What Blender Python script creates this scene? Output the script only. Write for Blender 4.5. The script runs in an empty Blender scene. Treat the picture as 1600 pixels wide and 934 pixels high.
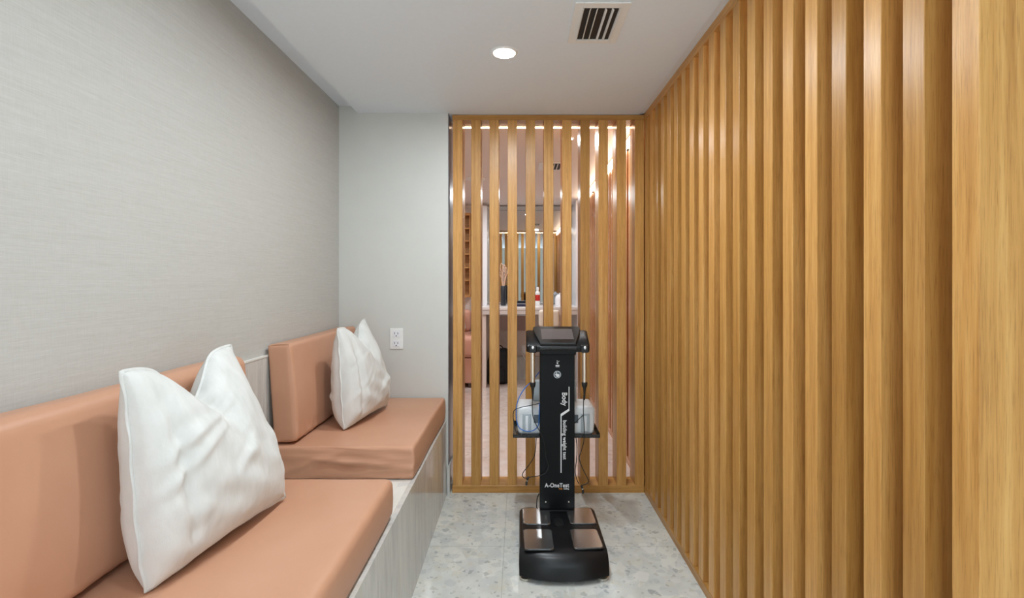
import bpy, bmesh, math, random
from mathutils import Vector, Matrix, noise
R = math.radians
SC = bpy.context.scene
COL = SC.collection

# ------------------------------------------------------------------ camera, world, light, exposure
F, CX, HY, CAMZ = 765.0, 811.0, 439.0, 1.344          # focal length and vanishing point measured in the 1600 px wide photo
cam = bpy.data.cameras.new('camera'); camo = bpy.data.objects.new('camera', cam); COL.objects.link(camo)
cam.sensor_width = 36.0; cam.lens = F / 1600 * 36.0
cam.shift_x = -(CX - 800) / 1600; cam.shift_y = -(467 - HY) / 1600
cam.clip_start = 0.05; cam.clip_end = 60
camo.location = (0, 0, CAMZ); camo.rotation_euler = (R(90), 0, 0)
SC.camera = camo
SC.view_settings.view_transform = 'Standard'; SC.view_settings.look = 'None'
SC.view_settings.gamma = 1.0; SC.view_settings.use_curve_mapping = False
SC.view_settings.exposure = 0.34
w = bpy.data.worlds.new('world'); SC.world = w; w.use_nodes = True
w.node_tree.nodes['Background'].inputs[0].default_value = (0.80, 0.92, 1.0, 1)
w.node_tree.nodes['Background'].inputs[1].default_value = 3.2
DOWN_W = 9.6        # each ceiling downlight of the treatment room
FAR_W = 9.2        # each ceiling downlight of the room beyond
LED_E = 9.0        # emission of the warm LED strips
def area_light(name, loc, size, power, col=(.87, .95, 1), spread=178, sy=None, rot=(0, 0, 0)):
    l = bpy.data.lights.new(name, 'AREA'); l.energy = power; l.color = col
    l.shape = 'DISK' if sy is None else 'RECTANGLE'; l.size = size; l.spread = R(spread)
    if sy: l.size_y = sy
    o = bpy.data.objects.new(name, l); COL.objects.link(o); o.location = loc; o.rotation_euler = rot
    return o

def P(px, py, Y):                                      # a point of the photo taken out to depth Y
    return Vector(((px - CX) / F * Y, Y, CAMZ - (py - HY) / F * Y))

# ------------------------------------------------------------------ materials
def srgb(r, g, b):
    f = lambda c: (c/255/12.92) if c/255 <= .04045 else ((c/255+.055)/1.055)**2.4
    return (f(r), f(g), f(b), 1)
class NT:
    def __init__(s, name):
        s.m = bpy.data.materials.new(name); s.m.use_nodes = True
        s.t = s.m.node_tree; s.b = s.t.nodes['Principled BSDF']
    def n(s, typ, **k):
        nd = s.t.nodes.new(typ)
        for a, v in k.items():
            if a.startswith('i_'): nd.inputs[a[2:].replace('_', ' ')].default_value = v
            else: setattr(nd, a, v)
        return nd
    def l(s, a, b): s.t.links.new(a, b)
    def coord(s, scale, which='Object'):
        tc = s.n('ShaderNodeTexCoord'); mp = s.n('ShaderNodeMapping'); mp.inputs['Scale'].default_value = scale
        s.l(tc.outputs[which], mp.inputs['Vector']); return mp.outputs[0]
    def noise(s, vec, sc=1, det=4, rough=.55):
        nd = s.n('ShaderNodeTexNoise'); nd.inputs['Scale'].default_value = sc
        nd.inputs['Detail'].default_value = det; nd.inputs['Roughness'].default_value = rough
        s.l(vec, nd.inputs['Vector']); return nd.outputs[0]
    def ramp(s, fac, stops, interp='LINEAR'):
        nd = s.n('ShaderNodeValToRGB'); cr = nd.color_ramp; cr.interpolation = interp
        while len(cr.elements) < len(stops): cr.elements.new(.5)
        for e, (p, c) in zip(cr.elements, stops): e.position = p; e.color = c
        s.l(fac, nd.inputs[0]); return nd.outputs[0]
    def mix(s, fac, a, b, mode='MIX'):
        nd = s.n('ShaderNodeMix', data_type='RGBA', blend_type=mode)
        for sock, v in ((nd.inputs[0], fac), (nd.inputs[6], a), (nd.inputs[7], b)):
            if isinstance(v, (int, float, tuple)): sock.default_value = v
            else: s.l(v, sock)
        return nd.outputs[2]
    def math(s, op, a, b=0.0):
        nd = s.n('ShaderNodeMath', operation=op)
        for sock, v in ((nd.inputs[0], a), (nd.inputs[1], b)):
            if isinstance(v, (int, float)): sock.default_value = v
            else: s.l(v, sock)
        return nd.outputs[0]
    def bump(s, h, dist=.001, st=1.0):
        nd = s.n('ShaderNodeBump'); nd.inputs['Strength'].default_value = st; nd.inputs['Distance'].default_value = dist
        s.l(h, nd.inputs['Height']); s.l(nd.outputs[0], s.b.inputs['Normal'])
    def base(s, c):
        if isinstance(c, tuple): s.b.inputs['Base Color'].default_value = c
        else: s.l(c, s.b.inputs['Base Color'])
    def set(s, rough=None, metal=None, spec=None, coat=None):
        if rough is not None:
            if isinstance(rough, (int, float)): s.b.inputs['Roughness'].default_value = rough
            else: s.l(rough, s.b.inputs['Roughness'])
        if metal is not None: s.b.inputs['Metallic'].default_value = metal
        if spec is not None: s.b.inputs['Specular IOR Level'].default_value = spec
        if coat is not None: s.b.inputs['Coat Weight'].default_value = coat; s.b.inputs['Coat Roughness'].default_value = .12
        return s.m
M = {}
def plain(name, c, rough=.5, metal=0, nscale=40, amt=.06, bump=0, coat=None):
    t = NT(name); v = t.coord((1, 1, 1)); f = t.noise(v, nscale)
    lo = tuple(x*(1-amt) for x in c[:3]) + (1,); hi = tuple(min(1, x*(1+amt)) for x in c[:3]) + (1,)
    t.base(t.ramp(f, [(.3, lo), (.7, hi)]))
    if bump: t.bump(f, bump)
    M[name] = t.set(rough, metal, None, coat); return M[name]
def emit(name, c, e):
    t = NT(name); t.base((0.8, 0.8, 0.8, 1)); t.b.inputs['Emission Color'].default_value = c
    t.b.inputs['Emission Strength'].default_value = e; M[name] = t.m; return t.m
def wood(name, axis, dark, mid, light, rough=.33, var=.26):
    t = NT(name)
    k = {'x': ((2, 60, 60), (14, 480, 480)), 'y': ((60, 2, 60), (480, 14, 480)), 'z': ((60, 60, 2), (480, 480, 14))}[axis]
    tc = t.n('ShaderNodeTexCoord'); oi = t.n('ShaderNodeObjectInfo')
    cv = t.n('ShaderNodeCombineXYZ'); r3 = t.math('MULTIPLY', oi.outputs['Random'], 37.0)
    for i in range(3): t.l(r3, cv.inputs[i])
    ad = t.n('ShaderNodeVectorMath', operation='ADD'); t.l(tc.outputs['Object'], ad.inputs[0]); t.l(cv.outputs[0], ad.inputs[1])
    def mp(s):
        m = t.n('ShaderNodeMapping'); m.inputs['Scale'].default_value = s; t.l(ad.outputs[0], m.inputs['Vector']); return m.outputs[0]
    a = t.noise(mp(k[0]), 1, 5, .6); b = t.noise(mp(k[1]), 1, 3, .6)
    col = t.ramp(a, [(.2, dark), (.5, mid), (.8, light)])
    pores = t.ramp(b, [(.34, (.55, .48, .42, 1)), (.47, (1, 1, 1, 1))])
    col = t.mix(.55, col, pores, 'MULTIPLY')
    tint = t.ramp(oi.outputs['Random'], [(0, (1-var, 1-var*1.15, 1-var*1.5, 1)), (.5, (1, 1, 1, 1)), (1, (1.0+var*.45, 1+var*.5, 1+var*.8, 1))])
    col = t.mix(1.0, col, tint, 'MULTIPLY')
    t.base(col); t.bump(b, .0004, .6)
    M[name] = t.set(rough, 0, .4); return t.m
for ax in 'xyz':
    wood('oak_' + ax, ax, srgb(170, 117, 56), srgb(199, 146, 79), srgb(217, 170, 102))
for ax in 'xyz':
    wood('copper_' + ax, ax, srgb(172, 112, 66), srgb(194, 134, 84), srgb(212, 156, 106), .22, .12)
wood('shelf_wood', 'x', srgb(146, 98, 50), srgb(176, 124, 70), srgb(196, 146, 88), .5, .1)
plain('ceiling_paint', srgb(234, 241, 248), .6, amt=.01)
plain('wall_paint', srgb(209, 209, 204), .55, amt=.012, nscale=8)
plain('far_paint', srgb(235, 222, 215), .5, amt=.01)
plain('jamb_metal', srgb(150, 148, 152), .3, .6, amt=.03)
plain('channel_grey', srgb(232, 236, 240), .5, 0, amt=.02)
plain('taupe_paint', srgb(112, 108, 98), .6, amt=.04)
plain('white_plastic', srgb(238, 238, 236), .35, amt=.01)
plain('white_gloss', srgb(240, 240, 244), .2, amt=.01)
plain('printer_white', srgb(222, 226, 230), .35, amt=.02)
plain('printer_grey', srgb(168, 178, 184), .4, amt=.03)
plain('printer_dark', srgb(90, 102, 112), .35, amt=.03)
plain('dark_slot', (.012, .012, .013, 1), .6, amt=.1)
plain('black_body', (.008, .008, .009, 1), .3, amt=.05, nscale=200)
plain('black_satin', (.014, .014, .015, 1), .24, amt=.05)
plain('column_black', (.006, .0065, .0075, 1), .34, amt=.05)
M['column_black'].node_tree.nodes['Principled BSDF'].inputs['Specular IOR Level'].default_value = .14
M['black_body'].node_tree.nodes['Principled BSDF'].inputs['Specular IOR Level'].default_value = .3
plain('black_rubber', (.01, .01, .01, 1), .45, amt=.05)
plain('steel', srgb(225, 225, 225), .27, 1.0, amt=.03, nscale=15)
plain('chrome', srgb(225, 218, 206), .36, 1.0, amt=.03)
plain('print_white', srgb(226, 228, 230), .5, amt=.01)
plain('print_orange', srgb(222, 140, 50), .5, amt=.01)
plain('display', srgb(98, 92, 92), .12, 0, amt=.02)
plain('blue_cable', srgb(30, 110, 200), .35, amt=.05)
plain('brown_laminate', srgb(98, 76, 68), .4, amt=.05)
plain('cream', srgb(232, 222, 208), .5, amt=.03)
plain('navy', srgb(28, 30, 60), .5, amt=.1)
plain('rose_print', srgb(205, 130, 120), .5, amt=.1)
plain('charcoal_ceramic', srgb(40, 46, 54), .3, amt=.06)
plain('twig', srgb(226, 188, 162), .7, amt=.1)
plain('red_label', srgb(190, 40, 30), .4, amt=.05)
plain('fabric_black', (.012, .012, .014, 1), .85, amt=.15, nscale=300, bump=.0006)
plain('trim_white', srgb(225, 224, 218), .4, amt=.01)
plain('far_counter', srgb(236, 232, 232), .2, amt=.02)
t = NT('mirror_glass'); t.base((.55, .58, .59, 1)); M['mirror_glass'] = t.set(.02, 1.0)
emit('lamp_glow', (1, .97, .92, 1), 14)
emit('led_warm', (1, .80, .58, 1), LED_E)
emit('led_soft', (1, .80, .60, 1), 5.5)

# wallpaper: fine linen weave
t = NT('linen_wallpaper')
h = t.noise(t.coord((22, 22, 600)), 1, 4, .7); v_ = t.noise(t.coord((420, 420, 22)), 1, 4, .7)
h2 = t.noise(t.coord((5, 5, 220)), 1, 3, .6)
f = t.math('ADD', t.math('MULTIPLY', h, .45), t.math('ADD', t.math('MULTIPLY', v_, .25), t.math('MULTIPLY', h2, .30)))
t.base(t.ramp(f, [(.36, srgb(184, 183, 177)), (.5, srgb(194, 192, 187)), (.64, srgb(202, 201, 197))]))
t.bump(f, .0008, .5); M['linen_wallpaper'] = t.set(.7, 0, .3)

def terrazzo(name, base, chips, rough=.14, scale=1.0, joints=None, warm=None):
    t = NT(name); v = t.coord((scale,)*3)
    ns = t.n('ShaderNodeTexNoise'); ns.inputs['Scale'].default_value = 14; ns.inputs['Detail'].default_value = 3
    t.l(v, ns.inputs['Vector'])
    dv = t.n('ShaderNodeMix', data_type='RGBA', blend_type='LINEAR_LIGHT'); dv.inputs[0].default_value = .012
    t.l(v, dv.inputs[6]); t.l(ns.outputs['Color'], dv.inputs[7]); vd = dv.outputs[2]
    col = t.ramp(t.noise(v, 9, 6, .65), [(.3, base[0]), (.7, base[1])])
    for sc, thr, cols in chips:
        vo = t.n('ShaderNodeTexVoronoi'); vo.inputs['Scale'].default_value = sc; t.l(vd, vo.inputs['Vector'])
        sp = t.n('ShaderNodeSeparateColor'); t.l(vo.outputs['Color'], sp.inputs[0])
        pick = t.math('LESS_THAN', sp.outputs[0], thr)
        ve = t.n('ShaderNodeTexVoronoi', feature='DISTANCE_TO_EDGE'); ve.inputs['Scale'].default_value = sc; t.l(vd, ve.inputs['Vector'])
        inside = t.math('GREATER_THAN', ve.outputs['Distance'], .05)
        m = t.math('MULTIPLY', t.math('MULTIPLY', pick, inside), .42)
        c = t.ramp(sp.outputs[1], [(i/len(cols), cc) for i, cc in enumerate(cols)], 'CONSTANT')
        col = t.mix(m, col, c)
    if joints:
        tc = t.n('ShaderNodeTexCoord'); sx = t.n('ShaderNodeSeparateXYZ'); t.l(tc.outputs['Object'], sx.inputs[0])
        out = None
        for ax, off, per in joints:
            a = t.math('ADD', sx.outputs[ax], -off + 100*per); mo = t.math('MODULO', a, per)
            g = t.math('LESS_THAN', mo, .0028)
            out = g if out is None else t.math('MAXIMUM', out, g)
        col = t.mix(t.math('MULTIPLY', out, .55), col, srgb(150, 152, 148))
    t.base(col); M[name] = t.set(rough, 0, .5)
W3 = [srgb(232, 232, 226), srgb(214, 212, 200), srgb(198, 202, 204), srgb(228, 226, 216)]
W4 = [srgb(222, 222, 216), srgb(186, 190, 188), srgb(204, 200, 186), srgb(178, 182, 184)]
G3 = [srgb(150, 156, 160), srgb(178, 174, 158), srgb(120, 126, 130)]
terrazzo('terrazzo_floor', (srgb(198, 201, 197), srgb(217, 219, 214)), [(7, .35, W3), (13, .35, W3), (26, .3, W4), (40, .05, G3), (75, .05, G3)],
         .13, joints=[(0, -.077, .9), (1, 2.48 - 1.8, .6)])
terrazzo('terrazzo_top', (srgb(222, 221, 214), srgb(236, 235, 228)), [(14, .3, W3), (45, .08, G3)], .2)
terrazzo('terrazzo_far', (srgb(212, 196, 188), srgb(230, 216, 208)), [(9, .3, [srgb(236, 222, 214), srgb(215, 190, 176)]), (30, .1, [srgb(190, 165, 150)])],
         .16, joints=[(0, -.077, .9), (1, 2.48 - 1.8, .6)])
# vein-cut stone with upright streaks
t = NT('streaked_stone')
a = t.noise(t.coord((22, 22, 3.2)), 1, 6, .65); b = t.noise(t.coord((70, 70, 7)), 1, 4, .6); c = t.noise(t.coord((9, 9, 2)), 1, 2)
col = t.ramp(a, [(.3, srgb(184, 184, 180)), (.5, srgb(202, 201, 197)), (.68, srgb(214, 213, 207))])
col = t.mix(t.ramp(b, [(.60, (0, 0, 0, 1)), (.72, (.35, .35, .35, 1))]), col, srgb(140, 138, 132))
col = t.mix(t.ramp(c, [(.55, (0, 0, 0, 1)), (.75, (.35, .35, .35, 1))]), col, srgb(188, 176, 152))
t.base(col); M['streaked_stone'] = t.set(.12, 0, .5)
# peach leatherette, white cotton
t = NT('peach_vinyl'); a = t.noise(t.coord((1, 1, 1)), 420, 3); b = t.noise(t.coord((1, 1, 1)), 3, 3)
t.base(t.ramp(b, [(.3, srgb(198, 147, 118)), (.7, srgb(205, 156, 127))])); t.bump(a, .0003, .4); M['peach_vinyl'] = t.set(.42, 0, .35)
t = NT('far_vinyl'); b = t.noise(t.coord((1, 1, 1)), 3, 3)
t.base(t.ramp(b, [(.3, srgb(205, 150, 128)), (.7, srgb(214, 162, 140))])); M['far_vinyl'] = t.set(.42, 0, .35)
t = NT('white_cotton'); a = t.noise(t.coord((1, 1, 1)), 900, 2)
b = t.noise(t.coord((14, 30, 10)), 1, 5, .55)
t.base(t.ramp(b, [(.3, srgb(212, 212, 208)), (.7, srgb(224, 224, 221))]))
t.bump(t.math('ADD', t.math('MULTIPLY', a, .12), b), .006, .55); M['white_cotton'] = t.set(.8, 0, .2)
M['white_cotton'].node_tree.nodes['Principled BSDF'].inputs['Sheen Weight'].default_value = .15

# ------------------------------------------------------------------ mesh helpers
def link(name, bm, mat, parent=None, smooth=False, loc=None):
    me = bpy.data.meshes.new(name); bmesh.ops.recalc_face_normals(bm, faces=bm.faces[:]); bm.to_mesh(me); bm.free()
    if mat: me.materials.append(M[mat] if isinstance(mat, str) else mat)
    if smooth:
        me.polygons.foreach_set('use_smooth', [True]*len(me.polygons))
        if smooth == 'auto':
            try: me.set_sharp_from_angle(angle=R(38))
            except Exception: pass
    o = bpy.data.objects.new(name, me); COL.objects.link(o)
    if parent: o.parent = parent
    if loc: o.location = loc
    return o
def thing(name, label, cat, loc=(0, 0, 0), rz=0, group=None):
    o = bpy.data.objects.new(name, None); COL.objects.link(o); o.location = loc; o.rotation_euler = (0, 0, rz)
    o.empty_display_size = .05; tag(o, label, cat, group); return o
def tag(o, label, cat, group=None):
    o['label'] = label; o['category'] = cat
    if group: o['group'] = group
    return o
def box(bm, x0, x1, y0, y1, z0, z1, bev=0, seg=2):
    r = bmesh.ops.create_cube(bm, size=1)
    vs = r['verts']
    for v in vs: v.co = Vector((x0 + (v.co.x+.5)*(x1-x0), y0 + (v.co.y+.5)*(y1-y0), z0 + (v.co.z+.5)*(z1-z0)))
    if bev:
        es = list({e for v in vs for e in v.link_edges})
        bmesh.ops.bevel(bm, geom=es, offset=bev, segments=seg, affect='EDGES', profile=.5)
    return bm
def boxes(*a):
    bm = bmesh.new()
    for b in a: box(bm, *b)
    return bm
def struct(name, bm, mat, parent=None):
    o = link(name, bm, mat, parent)
    if not parent: o['kind'] = 'structure'
    return o
def cyl(bm, p0, p1, r0, r1=None, n=24, caps=True):
    p0, p1 = Vector(p0), Vector(p1); r1 = r0 if r1 is None else r1
    d = (p1-p0); L = d.length; q = d.to_track_quat('Z', 'Y').to_matrix().to_4x4()
    bmesh.ops.create_cone(bm, cap_ends=caps, segments=n, radius1=r0, radius2=r1, depth=L, matrix=Matrix.Translation((p0+p1)/2) @ q)
    return bm
def lathe(bm, prof, cx, cy, n=32):
    rings = []
    for r, z in prof:
        rings.append([bm.verts.new((cx + r*math.cos(2*math.pi*i/n), cy + r*math.sin(2*math.pi*i/n), z)) for i in range(n)])
    for a, b in zip(rings, rings[1:]):
        for i in range(n): bm.faces.new((a[i], a[(i+1) % n], b[(i+1) % n], b[i]))
    bm.faces.new(rings[0][::-1]); bm.faces.new(rings[-1]); return bm
def spline(pts, sub=8):
    pts = [Vector(p) for p in pts]; out = []
    for i in range(len(pts)-1):
        a = pts[max(i-1, 0)]; b = pts[i]; c = pts[i+1]; d = pts[min(i+2, len(pts)-1)]
        for k in range(sub):
            t = k/sub
            out.append(.5*((2*b) + (c-a)*t + (2*a-5*b+4*c-d)*t*t + (3*b-a-3*c+d)*t**3))
    out.append(pts[-1]); return out
def tube(bm, pts, r, n=8, sub=8):
    ps = spline(pts, sub) if sub else [Vector(p) for p in pts]
    rings = []; up = Vector((0, 0, 1)); prev = None
    for i, p in enumerate(ps):
        tg = (ps[min(i+1, len(ps)-1)] - ps[max(i-1, 0)]).normalized()
        if prev is None:
            nrm = tg.orthogonal().normalized()
        else:
            nrm = (prev - tg*prev.dot(tg)); nrm = nrm.normalized() if nrm.length > 1e-6 else tg.orthogonal().normalized()
        prev = nrm; bn = tg.cross(nrm)
        rr = r(i/(len(ps)-1)) if callable(r) else r
        rings.append([bm.verts.new(p + rr*(math.cos(2*math.pi*k/n)*nrm + math.sin(2*math.pi*k/n)*bn)) for k in range(n)])
    for a, b in zip(rings, rings[1:]):
        for i in range(n): bm.faces.new((a[i], a[(i+1) % n], b[(i+1) % n], b[i]))
    bm.faces.new(rings[0][::-1]); bm.faces.new(rings[-1]); return bm
def prism(bm, poly, mat4, depth):                    # poly in local xy, thickness along local z
    lo = [bm.verts.new(mat4 @ Vector((x, y, 0))) for x, y in poly]; hi = [bm.verts.new(mat4 @ Vector((x, y, depth))) for x, y in poly]
    n = len(poly); bm.faces.new(lo[::-1]); bm.faces.new(hi)
    for i in range(n): bm.faces.new((lo[i], lo[(i+1) % n], hi[(i+1) % n], hi[i]))
    return bm
def soft_box(size, r, step=.02, disp=None):           # a rounded box on a fine grid, centred on x and y, standing on z = 0
    sx, sy, sz = size; bm = bmesh.new(); H = (sx/2, sy/2, sz/2)
    def coords(h):
        e = [h - r*(1-math.sin(R(a))) for a in (0, 18, 36, 54, 72, 90)]
        n = max(2, int((2*(h-r))/step)); mid = [-(h-r) + 2*(h-r)*i/n for i in range(1, n)]
        return [-x for x in reversed(e)] + mid + e
    for ax in range(3):
        u, v = [i for i in range(3) if i != ax]
        cu, cv = coords(H[u]), coords(H[v])
        for s in (-1, 1):
            g = []
            for a in cu:
                row = []
                for b in cv:
                    p = [0, 0, 0]; p[ax] = s*H[ax]; p[u] = a; p[v] = b; row.append(bm.verts.new(p))
                g.append(row)
            for i in range(len(cu)-1):
                for j in range(len(cv)-1): bm.faces.new((g[i][j], g[i+1][j], g[i+1][j+1], g[i][j+1]))
    bmesh.ops.remove_doubles(bm, verts=bm.verts[:], dist=1e-5)
    for v in bm.verts:
        q = Vector([max(-(H[i]-r), min(H[i]-r, v.co[i])) for i in range(3)]); d = v.co-q
        n = d.normalized() if d.length > 1e-9 else Vector((0, 0, 1))
        p = q + n*min(r, d.length if d.length < r*.999 else r)
        v.co = p
    if disp:
        bm.normal_update(); nn = {v: v.normal.copy() for v in bm.verts}
        for v in bm.verts: v.co += disp(v.co.copy(), nn[v], H)
    for v in bm.verts: v.co.z += H[2]
    return bm
def text_mesh(name, body, size, mat4, mat, parent, align='CENTER', offset=0.0, shear=0, sx=1.0):
    cu = bpy.data.curves.new(name, 'FONT'); cu.body = body; cu.size = size; cu.align_x = align; cu.align_y = 'CENTER'
    cu.extrude = .0003; cu.offset = offset; cu.shear = shear; cu.space_character = 1.05
    o = bpy.data.objects.new(name + '_tmp', cu); COL.objects.link(o)
    bpy.context.view_layer.update()
    me = bpy.data.meshes.new_from_object(o.evaluated_get(bpy.context.evaluated_depsgraph_get()))
    COL.objects.unlink(o); bpy.data.objects.remove(o)
    me.transform(mat4 @ Matrix.Diagonal((sx, 1, 1, 1))); me.materials.clear(); me.materials.append(M[mat]); me.name = name
    r = bpy.data.objects.new(name, me); COL.objects.link(r); r.parent = parent; return r

# ------------------------------------------------------------------ dimensions of the place (metres)
XL, XR = -1.133, .795          # papered wall, face of the slatted screen on the right
YB, YS = 3.08, 3.107           # grey end wall, face of the slatted screen at the end
ZC = 2.40; XJ = -.447          # ceiling, end of the grey wall
YM = 6.80                      # mirror wall of the room beyond
Y0 = -2.0
SEAT = .613; BT = .470         # cushion top, stone bench top
XBF = -.455                    # bench face

# ------------------------------------------------------------------ setting
struct('floor', boxes((-1.3, 1.45, Y0, 3.30, -.08, 0)), 'terrazzo_floor')
struct('floor', boxes((-2.4, 1.45, 3.30, 7.1, -.08, 0)), 'terrazzo_far')
bm = boxes((-1.015, .763, Y0, 3.26, ZC, ZC+.12))
box(bm, -1.3, -1.015, Y0, 3.26, ZC+.044, ZC+.12); box(bm, .763, 1.45, Y0, 3.26, ZC+.012, ZC+.12)
ceil = struct('ceiling', bm, 'ceiling_paint')
struct('ceiling', boxes((-2.4, 1.45, 3.26, 7.1, ZC, ZC+.12)), 'far_paint')
struct('wall_left', boxes((XL-.12, XL, Y0, YB+.02, 0, ZC+.06)), 'linen_wallpaper')
struct('wall_added_front', boxes((-1.3, 2.0, -6.1, -6.0, 0, 3.4)), 'taupe_paint')  # unseen wall added behind the camera to darken what the vanity mirror reflects
struct('wall_back', boxes((XL, XJ, YB, 3.34, 0, ZC+.05)), 'wall_paint')
struct('trim_1', boxes((XJ, XJ+.004, YB+.004, 3.336, .19, ZC)), 'jamb_metal')
struct('trim_4', boxes((.7632, XR+.01, Y0, 3.10, ZC+.0065, ZC+.0115)), 'channel_grey')
struct('wall_right', boxes((1.32, 1.45, Y0, 7.1, 0, ZC+.1)), 'wall_paint')
struct('wall_far_left', boxes((-2.4, -2.3, 3.34, 7.1, 0, ZC)), 'far_paint')
struct('wall_near_left', boxes((-2.3, XL, 3.22, 3.34, 0, ZC)), 'far_paint')
struct('wall_far', boxes((-2.3, 1.32, YM+.03, 7.1, 0, ZC)), 'far_paint')
# stone wainscot behind the bench, its pale capping, stone skirting round the wall end
wc = struct('trim_2', boxes((XL, XL+.014, Y0, YB, BT, 1.008)), 'streaked_stone')
struct('trim_3', boxes((XL, XL+.017, Y0, YB, 1.008, 1.015)), 'trim_white')
struct('baseboard_back', boxes((XJ-.004, XJ+.012, YB-.012, 3.35, 0, .185)), 'streaked_stone')

# ------------------------------------------------------------------ stone bench
bench = thing('stone_bench', 'long grey veined stone bench with pale top running along the papered wall', 'bench', (-.8, 1, 0))
def inv(o): bpy.context.view_layer.update(); return o.matrix_world.inverted()
def child(name, bm, mat, parent, smooth=False):        # mesh given in world coordinates, parented to a thing placed elsewhere
    bm.transform(inv(parent)); return link(name, bm, mat, parent, smooth)
child('front_panel', boxes((XBF-.02, XBF, Y0, YB-.013, 0, BT)), 'streaked_stone', bench)
child('top_slab', boxes((XL+.001, XBF-.0205, Y0, YB-.001, BT-.03, BT)), 'terrazzo_top', bench)

# ------------------------------------------------------------------ cushions
def seat_disp(seed, wr):
    def f(p, n, H):
        o = Vector((0, 0, 0)); q = p*4 + Vector((seed, seed*2, 0))
        o += n*(.003*noise.noise(q))
        if n.z > .5:                                   # slight crown
            o.z += .006*(1-(p.x/H[0])**2)*(1-(p.y/H[1])**2)
        if n.x > .3:                                   # front face bellies out
            o.x += .006*math.cos(p.z/H[2]*1.4)
        if wr and n.y < -.3:                           # loose cover on the near end: slanting folds
            u = (p.x+H[0])/(2*H[0]); zz = (p.z+H[2])/(2*H[2])
            k = math.exp(-((zz-(.72-.30*u))/.055)**2)*math.exp(-((u-.55)/.36)**2)
            k2 = math.exp(-((zz-(.15+1.5*(u-.05)))/.08)**2)*math.exp(-((u-.22)/.25)**2)
            k3 = math.exp(-((zz-(.62-.75*(u-.25)))/.05)**2)*math.exp(-((u-.5)/.22)**2)
            k4 = math.exp(-((zz-(.18+.16*u))/.05)**2)*math.exp(-((u-.75)/.3)**2)
            o.y += -.020*k - .012*k2 + .012*k3 - .010*k4 + .006*noise.noise(Vector((u*5+zz*5, zz*9, seed)))
        return o
    return f
def cushion(name, x0, x1, y0, y1, z0, z1, r, label, group, disp, tilt=0, seams=None):
    t_ = thing(name, label, 'cushion', ((x0+x1)/2, (y0+y1)/2, z0+.002), 0, group)
    t_.rotation_euler = (0, tilt, 0)
    link('cover', soft_box((x1-x0, y1-y0, z1-z0), r, .010 if seams and y0 > 2.14 else .022, disp), 'peach_vinyl', t_, True)
    hx, hy, hz = (x1-x0)/2, (y1-y0)/2, z1-z0
    bm = bmesh.new(); e = r*.30; j = []
    sg = seams or []
    for pts in sg: tube(bm, [(a*(hx-e), b*(hy-e), hz*.5 + c*(hz*.5-e)) for a, b, c in pts], .0017, 6, 6)
    if sg: link('seam', bm, 'peach_vinyl', t_, True)
    return t_
cushion('seat_cushion', -1.107, -.465, 2.149, 3.066, BT, SEAT, .014, 'peach vinyl seat cushion with creased near end under the far white pillow', None, seat_disp(3, True), 0,
        [[(1, -1, -1), (1, -1, 0), (1, -1, 1)]])
cushion('seat_cushion', -1.107, -.468, .02, 1.823, BT, SEAT, .024, 'long smooth peach vinyl seat cushion in the foreground under the near white pillow', None, seat_disp(8, False))
def back_disp(seed):
    def f(p, n, H):
        o = n*(.003*noise.noise(p*5+Vector((seed, 0, 0))))
        if n.x > .5: o.x += .008*(1-(p.z/H[2])**2)
        if p.z < -H[2]*.7: o += n*(.004*noise.noise(p*26))
        return o
    return f
cushion('back_cushion', -1.093, -.988, 2.175, 3.055, SEAT+.010, 1.062, .018, 'short upright peach vinyl back cushion beside the far white pillow, with a seamed near end', None, back_disp(2), R(-4.0),
        [[(1, -1, -1), (1, -1, 0), (1, -1, 1)], [(1, -1, 1), (0, -1, 1.02), (-1, -1, 1)]])
cushion('back_cushion', -1.093, -.988, .02, 1.835, SEAT+.010, 1.066, .034, 'long peach vinyl back cushion at the left edge behind the near white pillow', None, back_disp(6), R(-4.0))

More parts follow.
